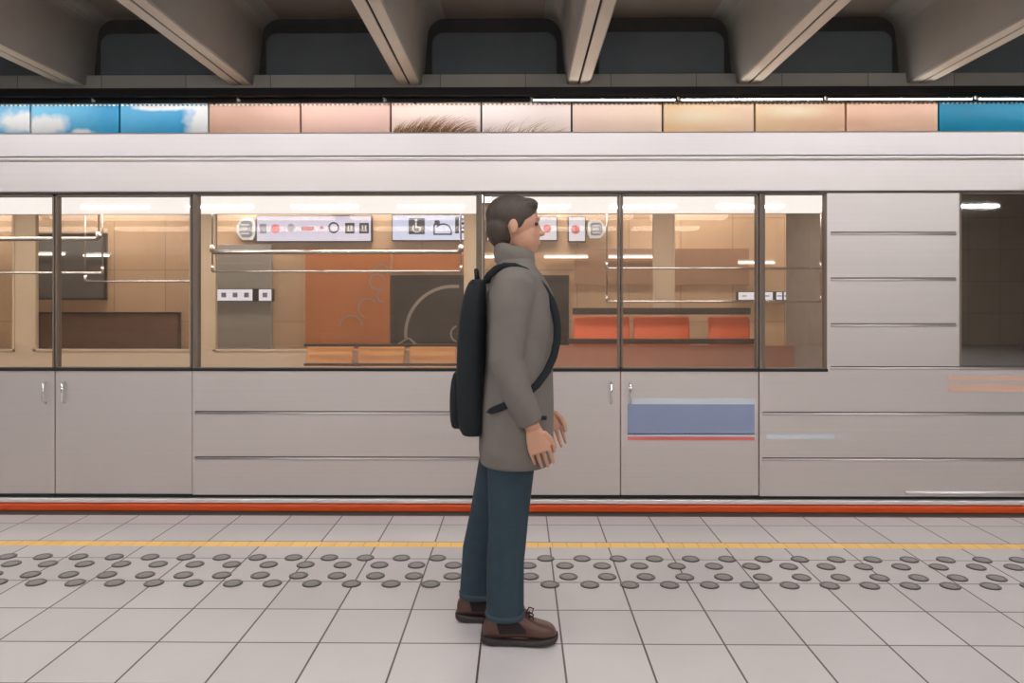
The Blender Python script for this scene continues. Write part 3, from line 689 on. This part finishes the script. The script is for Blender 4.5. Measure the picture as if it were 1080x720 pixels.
# grab rails
for p0, p1, py, D in ((224, 486, 265.5, 5.35), (224, 486, 286, 5.7), (-60, 104, 251.5, 5.35), (-60, 108, 287.5, 5.7), (640, 866, 283, 5.7), (640, 866, 318, 6.2), (90, 205, 296.5, 5.7)):
    r = 0.016 if py < 270 else 0.009
    a, c = at(p0, py, D), at(p1, py, D); a.z = c.z = Zc(py, D); b = MB(); b.tube([a, c], r, 10)
    for q in (a, c): b.tube([(q.x, q.y, q.z), (q.x, q.y, q.z + 0.05)], r * 1.2, 10)
    g = b.build('grab_rail', M['chrome'], t, smooth=True)
    b = MB()
    for q in (a, c): b.tube([(q.x, q.y, q.z), (q.x, q.y, 2.2)], 0.006, 8)
    b.build('rail_hanger', M['chrome'], g, smooth=True)
# seats along the far side
def seat(x, w, zt_, mat):
    y1 = YF - 0.16; b = MB(); n = 10; prof = []
    zs_ = 0.44
    outer = [(y1 - 0.46, zs_ - 0.04), (y1 - 0.47, zs_ + 0.0), (y1 - 0.42, zs_ + 0.03), (y1 - 0.16, zs_ + 0.01), (y1 - 0.1, zs_ + 0.06), (y1 - 0.04, zt_ - 0.03), (y1 - 0.01, zt_), (y1 + 0.03, zt_ - 0.01), (y1 + 0.03, zt_ - 0.08), (y1 - 0.04, zs_ - 0.04)]
    b.prism(outer, 'x', x - w / 2, x + w / 2); s = b.build('seat', mat, t, bevel=0.025, seg=3, smooth=True)
    b = MB(); b.box((x - w * 0.3, y1 - 0.3, 0), (x - w * 0.3 + 0.04, y1 - 0.2, zs_ - 0.03)); b.box((x + w * 0.3 - 0.04, y1 - 0.3, 0), (x + w * 0.3, y1 - 0.2, zs_ - 0.03)); b.build('seat_frame', M['seat_dark'], s)
DD = YF - 0.15
def bar(p0, p1, y0, y1, D, mat, name, th=0.03):
    a, c = at(p0, y1, D), at(p1, y0, D); b = MB(); b.box((a.x, D, Zc(y1, D)), (c.x, D + th, Zc(y0, D))); return b.build(name, mat, t, bevel=0.008)
bar(604, 792, 324.5, 331.5, DD - 0.12, M['seat_dark'], 'seat_head_rail')
bar(598, 800, 357, 362.5, DD - 0.14, M['seat_dark'], 'seat_rail')
M['seat_skirt'] = pm('brown_seat_lining', srgb(176, 120, 92), rough=0.6, var=0.12)
bar(520, 868, 364, 392, DD - 0.12, M['seat_skirt'], 'seat_lining')
bar(320, 500, 362.5, 365.5, DD - 0.13, M['seat_dark'], 'seat_head_rail')
bar(320, 500, 383, 386, DD - 0.16, M['seat_dark'], 'seat_rail')
for p0, p1 in ((604, 664), (667, 727), (746, 790)):
    x0, x1 = X(p0, DD), X(p1, DD); seat((x0 + x1) / 2, x1 - x0 - 0.01, Zc(333, DD), M['seat'])
for p0, p1 in ((324, 374), (378, 428), (432, 482)):
    x0, x1 = X(p0, DD), X(p1, DD); seat((x0 + x1) / 2, x1 - x0 - 0.01, Zc(364, DD), M['seat_tan'])

# ------------------------------------------------------------------ tactile studs
def stud_mesh():
    b = MB(); rs = []
    for r_, z in ((0.0435, 0.0), (0.0435, 0.003), (0.040, 0.0055), (0.033, 0.0055), (0.031, 0.0042), (0.018, 0.0042), (0.016, 0.0055), (0.004, 0.006)):
        rs.append([(r_ * math.cos(2 * PI * k / 28), r_ * math.sin(2 * PI * k / 28), z) for k in range(28)])
    b.rings(rs); return b
def stud_mat():
    m, nt, out = new_mat('ringed_stud'); N = nt.nodes.new; L = nt.links.new
    b = N('ShaderNodeBsdfPrincipled'); L(b.outputs[0], out.inputs[0]); b.inputs['Roughness'].default_value = 0.5
    tc = N('ShaderNodeTexCoord'); v = N('ShaderNodeVectorMath'); v.operation = 'LENGTH'; L(tc.outputs['Object'], v.inputs[0])
    r = N('ShaderNodeValToRGB'); L(v.outputs['Value'], r.inputs[0]); e = r.color_ramp.elements
    e[0].position = 0.0; e[0].color = srgb(142, 137, 133); e[1].position = 0.0438; e[1].color = srgb(70, 66, 64)
    for p, c in ((0.027, (146, 141, 137)), (0.031, (96, 91, 88)), (0.035, (128, 123, 119)), (0.0395, (110, 105, 101))):
        q = e.new(p); q.color = srgb(*c)
    L(r.outputs[0], b.inputs['Base Color']); return m
M['stud'] = stud_mat()
proto = None; used = 0
rows = ((3.748, -0.776, 'round dark grey tactile stud in the row nearest the yellow line', 'studs in the row nearest the yellow line'),
        (3.647, -0.686, 'round dark grey tactile stud in the second row from the yellow line', 'studs in the second row from the yellow line'),
        (3.504, -0.678, 'round dark grey tactile stud in the third row from the yellow line', 'studs in the third row from the yellow line'),
        (3.405, -0.769, 'round dark grey tactile stud in the row nearest the camera', 'studs in the row nearest the camera'))
for y, x0, lab, grp in rows:
    for k in range(-16, 24):
        x = x0 + 0.1815 * k
        if abs(x) > 0.70 * y + 0.75: continue
        if proto is None:
            o = proto = stud_mesh().build('tactile_stud', M['stud'], smooth=False, origin=(0, 0, 0))
        else:
            o = proto.copy(); COL.objects.link(o)
        o.location = (x, y, 0.0); tag(o, lab, 'tactile stud', grp)

# ------------------------------------------------------------------ the person
PR = Vector((-0.05, 2.93, 0.0))
M['skin'] = pm('skin', srgb(200, 150, 124), rough=0.55, var=0.06, scale=12)
M['hair'] = pm('dark_hair', srgb(70, 58, 50), rough=0.6, var=0.3, scale=50, stretch=(1, 1, 0.2), bump=0.4)
M['coat'] = pm('grey_coat', srgb(114, 107, 100), rough=0.9, var=0.12, scale=14, bump=0.2)
M['jeans'] = pm('dark_jeans', srgb(40, 58, 68), rough=0.9, var=0.22, scale=22, bump=0.2)
M['hem'] = pm('faded_hem', srgb(50, 66, 74), rough=0.9, var=0.25, scale=40)
M['shoe'] = pm('brown_leather', srgb(84, 54, 46), rough=0.3, var=0.25, scale=30, bump=0.12)
M['shoe_dark'] = pm('dark_elastic', srgb(34, 20, 20), rough=0.8, var=0.2, scale=80)
M['sole'] = pm('dark_sole', srgb(42, 36, 34), rough=0.6, var=0.15, scale=40)
M['lace'] = pm('brown_lace', srgb(86, 52, 44), rough=0.8, var=0.2)
M['bag'] = pm('black_bag_fabric', srgb(14, 22, 26), rough=0.85, var=0.25, scale=30, bump=0.15)
M['eye'] = pm('eye', srgb(60, 50, 46), rough=0.2, var=0.1)
per = thing('person', 'person standing in profile in a grey coat, dark jeans and brown leather shoes', 'person', PR)
def P(x, y, z): return PR + Vector((x, y, z))
def off(pts): return [P(*p) for p in pts]
LEGX = {-1: 0.0, 1: -0.115}
def leg_secs(s, k=0.0):
    f = LEGX[s]; y = 0.098 * s
    return [(PR.x + x + f * w, PR.y + yy * s, z, rx + k, ry + k) for (x, w, yy, z, rx, ry) in (
        (-0.005, 1, .10, .075, .036, .034), (0.0, 1, .10, .14, .036, .036), (-.012, .9, .10, .30, .052, .05), (.012, .7, .097, .46, .055, .054), (.02, .4, .093, .64, .072, .068), (.02, .15, .09, .80, .088, .08), (.02, 0, .075, .90, .095, .085))]
# body: one continuous surface, head to feet
b = MB()
for s in (-1, 1):
    b.loft(leg_secs(s))
    f = LEGX[s]; b.tube(off([(-.06 + f, .1 * s, .055), (.0 + f, .1 * s, .055), (.08 + f, .1 * s, .04), (.14 + f, .1 * s, .035)]), [.03, .034, .03, .022], 12)
b.loft([(PR.x + x, PR.y, z, rx, ry) for x, z, rx, ry in ((.02, .86, .10, .155), (.02, .95, .11, .165), (.03, 1.06, .095, .145), (.045, 1.2, .115, .165), (.045, 1.32, .11, .175), (.035, 1.39, .08, .13), (.03, 1.43, .055, .065), (.038, 1.50, .052, .055))])
def arm_pts(s):
    return [(.03, .165 * s, 1.36), (.02, .192 * s, 1.28), (.0, .208 * s, 1.08), (.045, .215 * s, .95), (.10, .205 * s, .83)] if s < 0 else [(.03, .165, 1.36), (.04, .195, 1.28), (.05, .212, 1.08), (.10, .215, .95), (.16, .205, .84)]
for s in (-1, 1):
    b.tube(off(arm_pts(s)), [.055, .05, .042, .038, .028], 14)
    w = Vector(arm_pts(s)[-1]); d = (w - Vector(arm_pts(s)[-2])).normalized(); d = (d + Vector((0.0, 0, -0.5))).normalized()
    fwd = Vector((0, -s, 0)).cross(d) * (-1 if s < 0 else 1)
    fwd = Vector((d.z * -1, 0, d.x)).normalized()          # across the palm, towards the front
    inn = Vector((0, -s, 0))
    # palm
    rs = []
    for tt, wd, th in ((-.01, .026, .02), (.03, .037, .016), (.07, .043, .014), (.092, .042, .011)):
        c = w + d * tt; rs.append([P(*(c + fwd * wd * math.cos(a) + inn * th * math.sin(a))) for a in [2 * PI * i / 14 for i in range(14)]])
    b.rings(rs)
    for i, (o_, ln) in enumerate(((.034, .070), (.0115, .080), (-.0115, .075), (-.033, .058))):
        c = w + d * .085 + fwd * o_; r0 = .0079 - .0006 * (i == 3)
        pts = [c, c + d * ln * .42 + inn * .006, c + d * ln * .72 + inn * .02, c + d * ln * .92 + inn * .038]
        b.tube(off(pts), [r0, r0, r0 * .92, r0 * .75], 10); b.ball(P(*pts[-1]), r0 * .78, 10)
    c = w + d * .025 + fwd * .03
    pts = [c, c + d * .03 + fwd * .018 + inn * .008, c + d * .058 + fwd * .022 + inn * .018, c + d * .08 + fwd * .018 + inn * .026]
    b.tube(off(pts), [.013, .011, .0095, .008], 10); b.ball(P(*pts[-1]), .0082, 10)
HX, HZ = 0.035, 1.588
b.ball(P(HX - .008, 0, HZ + .022), (.098, .076, .092), 28); b.ball(P(HX + .028, 0, HZ - .045), (.066, .06, .076), 24); b.ball(P(HX + .052, 0, HZ - .088), (.034, .036, .026), 16)
b.ball(P(HX + .085, 0, HZ - .012), (.016, .012, .03), 14, Matrix.Rotation(-0.35, 4, 'Y')); b.ball(P(HX + .101, 0, HZ - .028), (.015, .014, .011), 14)
b.ball(P(HX + .082, 0, HZ + .028), (.014, .045, .01), 14); b.ball(P(HX + .086, 0, HZ - .062), (.011, .022, .006), 12); b.ball(P(HX + .084, 0, HZ - .072), (.011, .02, .006), 12)
for s in (-1, 1):
    b.ball(P(HX - .008, .078 * s, HZ - .006), (.018, .008, .03), 14); b.ball(P(HX + .05, .036 * s, HZ - .03), (.03, .019, .024), 14)
b.build('body', M['skin'], per, remesh=0.0036, relax=2)
for s in (-1, 1):
    b = MB(); b.ball(P(HX + .079, .031 * s, HZ + .006), (.009, .011, .007), 12); b.build('eye', M['eye'], per, smooth=True)
b = MB()
b.ball(P(HX - .018, 0, HZ + .042), (.102, .085, .084), 28); b.ball(P(HX - .055, 0, HZ - .01), (.062, .076, .078), 24); b.ball(P(HX + .045, 0, HZ + .082), (.045, .062, .03), 18)
for s in (-1, 1): b.ball(P(HX + .012, .072 * s, HZ + .03), (.02, .012, .045), 12)
b.build('hair', M['hair'], per, remesh=0.006, relax=3)
# trousers
b = MB()
for s in (-1, 1):
    f = LEGX[s]
    b.loft([(PR.x + x + f * w, PR.y + yy * s, z, rx, ry) for (x, w, yy, z, rx, ry) in (
        (-.004, 1, .10, .100, .069, .062), (-.006, 1, .10, .12, .072, .064), (-.004, 1, .10, .16, .071, .063), (-.004, .92, .10, .30, .071, .066), (.008, .7, .097, .46, .075, .07), (.016, .4, .093, .64, .088, .08), (.03, .15, .088, .80, .100, .09), (.035, 0, .075, .92, .100, .09))], 28)
b.loft([(PR.x + .035, PR.y, z, rx, ry) for z, rx, ry in ((.82, .085, .13), (.88, .105, .165), (.96, .1, .16))], 28)
b.build('trousers', M['jeans'], per, remesh=0.007, relax=4)
for s in (-1, 1):
    f = LEGX[s]; b = MB()
    b.rings([[P(-.005 + f + (.0725 + k) * math.cos(a), .10 * s + (.0645 + k) * math.sin(a), z) for a in [2 * PI * i / 32 for i in range(32)]] for k, z in ((-.001, .098), (.003, .1), (.0035, .118), (.0, .121))], cap=False)
    b.build('hem', M['hem'], per, smooth=True)
# coat
b = MB()
b.loft([(PR.x + x, PR.y, z, rx, ry) for x, z, rx, ry in ((.036, .665, .14, .19), (.036, .72, .146, .2), (.038, .9, .146, .2), (.046, 1.05, .134, .187), (.055, 1.2, .137, .195), (.052, 1.32, .13, .195), (.045, 1.385, .105, .165), (.035, 1.43, .078, .1), (.035, 1.475, .07, .072))], 32, 2.2)
for s in (-1, 1):
    pt = arm_pts(s); b.tube(off(pt[:4] + [tuple(Vector(pt[3]).lerp(Vector(pt[4]), .85))]), [.082, .073, .064, .056, .047], 18)
    b.ball(P(.035, .15 * s, 1.345), (.085, .075, .075), 18)
o = b.build('coat', M['coat'], per, remesh=0.008, relax=5)
M['hood'] = M['coat']
b = MB(); 
b.rings([[P(.03 + (.074 + k) * math.cos(a), (.077 + k) * math.sin(a), z + (.018 * -math.cos(a))) for a in [2 * PI * i / 28 for i in range(28)]] for k, z in ((.004, 1.43), (.008, 1.47), (.002, 1.505), (-.008, 1.51), (-.012, 1.46))], cap=False)
b.build('collar', M['coat'], per, smooth=True)
b = MB(); b.box(P(.05, -.2015, .86), P(.15, -.19, .875)); b.build('pocket_flap', M['bag'], per, bevel=.003)
# shoes
for s in (-1, 1):
    f = LEGX[s]; yc = .10 * s
    sh = None
    def xsec(prof, n=22, p=2.4):
        rs = []
        for (x, zb_, zt_, hw) in prof:
            zc_, hz = (zb_ + zt_) / 2, (zt_ - zb_) / 2; r_ = []
            for i in range(n):
                a = 2 * PI * i / n; c, q = math.cos(a), math.sin(a)
                r_.append(P(x + f, yc + hw * math.copysign(abs(c) ** (2 / p), c), zc_ + hz * math.copysign(abs(q) ** (2 / p), q)))
            rs.append(r_)
        return rs
    b = MB(); b.rings(xsec([(-.090, .026, .06, .012), (-.085, .024, .088, .028), (-.06, .022, .112, .036), (-.02, .022, .116, .038), (.025, .022, .122, .039), (.055, .022, .119, .041), (.085, .022, .103, .045), (.12, .022, .084, .049), (.155, .022, .078, .047), (.178, .024, .066, .036), (.190, .028, .05, .016)]))
    sh = b.build('shoe', M['shoe'], per, smooth=True, sub=1)
    sh['label'] = 'brown leather shoe'
    b = MB(); b.rings(xsec([(-.097, .016, .032, .010), (-.090, .006, .036, .03), (-.07, .0, .034, .039), (-.04, .0, .031, .041), (-.03, .003, .029, .041), (.03, .002, .027, .042), (.09, .0, .028, .05), (.14, .001, .03, .054), (.172, .006, .035, .046), (.19, .014, .04, .03), (.197, .024, .04, .012)], p=4)); b.build('sole', M['sole'], sh, smooth=True, sub=1)
    b = MB()
    poly = [(-.04, .108), (.022, .112), (.052, .088), (.076, .064), (.074, .052), (-.026, .05)]
    b.prism([(PR.x + f + x, z) for x, z in poly], 'y', PR.y + yc - .0432, PR.y + yc + .0432)
    b.build('elastic_panel', M['shoe_dark'], sh)
    b = MB()
    for i in range(4):
        xx = .058 + .0135 * i; zz = .1215 - .0082 * i; b.tube(off([(xx + f, yc - .03, zz - .022), (xx + .004 + f, yc - .012, zz - .001), (xx + f, yc + .012, zz - .001), (xx + .004 + f, yc + .03, zz - .022)]), .0028, 8)
    for q in (-1, 1): b.tube(off([(.074 + f, yc, .112), (.086 + f, yc + q * .02, .126), (.103 + f, yc + q * .03, .118), (.098 + f, yc + q * .018, .106), (.078 + f, yc, .111)]), .0028, 8)
    b.build('laces', M['lace'], sh, smooth=True)
# backpack: a thing of its own
bp = thing('backpack', 'slim black backpack on the back of the person in the grey coat', 'backpack', P(-.14, 0, .80))
b = MB(); b.loft([(P(0, 0, 0).x + x, PR.y, z, rx, ry) for x, z, rx, ry in ((-.125, .775, .035, .11), (-.137, .79, .05, .135), (-.14, .9, .058, .142), (-.138, 1.1, .056, .142), (-.132, 1.26, .05, .135), (-.12, 1.35, .04, .11), (-.112, 1.385, .026, .07))], 32, 3.2)
b.build('main_compartment', M['bag'], bp, smooth=True, sub=1)
b = MB(); b.loft([(PR.x + x, PR.y, z, rx, ry) for x, z, rx, ry in ((-.188, .80, .02, .08), (-.195, .82, .026, .1), (-.197, .95, .026, .1), (-.19, 1.03, .018, .09))], 28, 3.2); b.build('front_pocket', M['bag'], bp, smooth=True, sub=1)
for s in (-1, 1):
    b = MB(); pts = [(-.09, .085 * s, 1.36), (-.045, .095 * s, 1.425), (.03, .10 * s, 1.437), (.115, .105 * s, 1.385), (.175, .11 * s, 1.30), (.198, .125 * s, 1.2), (.185, .155 * s, 1.09), (.12, .2 * s, .98), (.02, .215 * s, .92), (-.08, .16 * s, .88)]
    b.tube(off(pts), .016, 10, 0.45); b.build('strap', M['bag'], bp, smooth=True, sub=1)
b = MB(); b.tube(off([(-.115, -.035, 1.37), (-.12, -.03, 1.415), (-.12, .03, 1.415), (-.115, .035, 1.37)]), .008, 10); b.build('carry_handle', M['bag'], bp, smooth=True)

# ------------------------------------------------------------------ world and colour management
w = bpy.data.worlds.new('world'); S.world = w; w.use_nodes = True
bg = w.node_tree.nodes['Background']; bg.inputs[0].default_value = (0.9, 0.85, 0.8, 1); bg.inputs[1].default_value = 0.05
S.view_settings.view_transform = 'Standard'; S.view_settings.look = 'None'
S.view_settings.exposure = 0.0; S.view_settings.gamma = 1.0; S.view_settings.use_curve_mapping = False
S.cycles.max_bounces = 8; S.cycles.transparent_max_bounces = 16; S.cycles.use_denoising = True
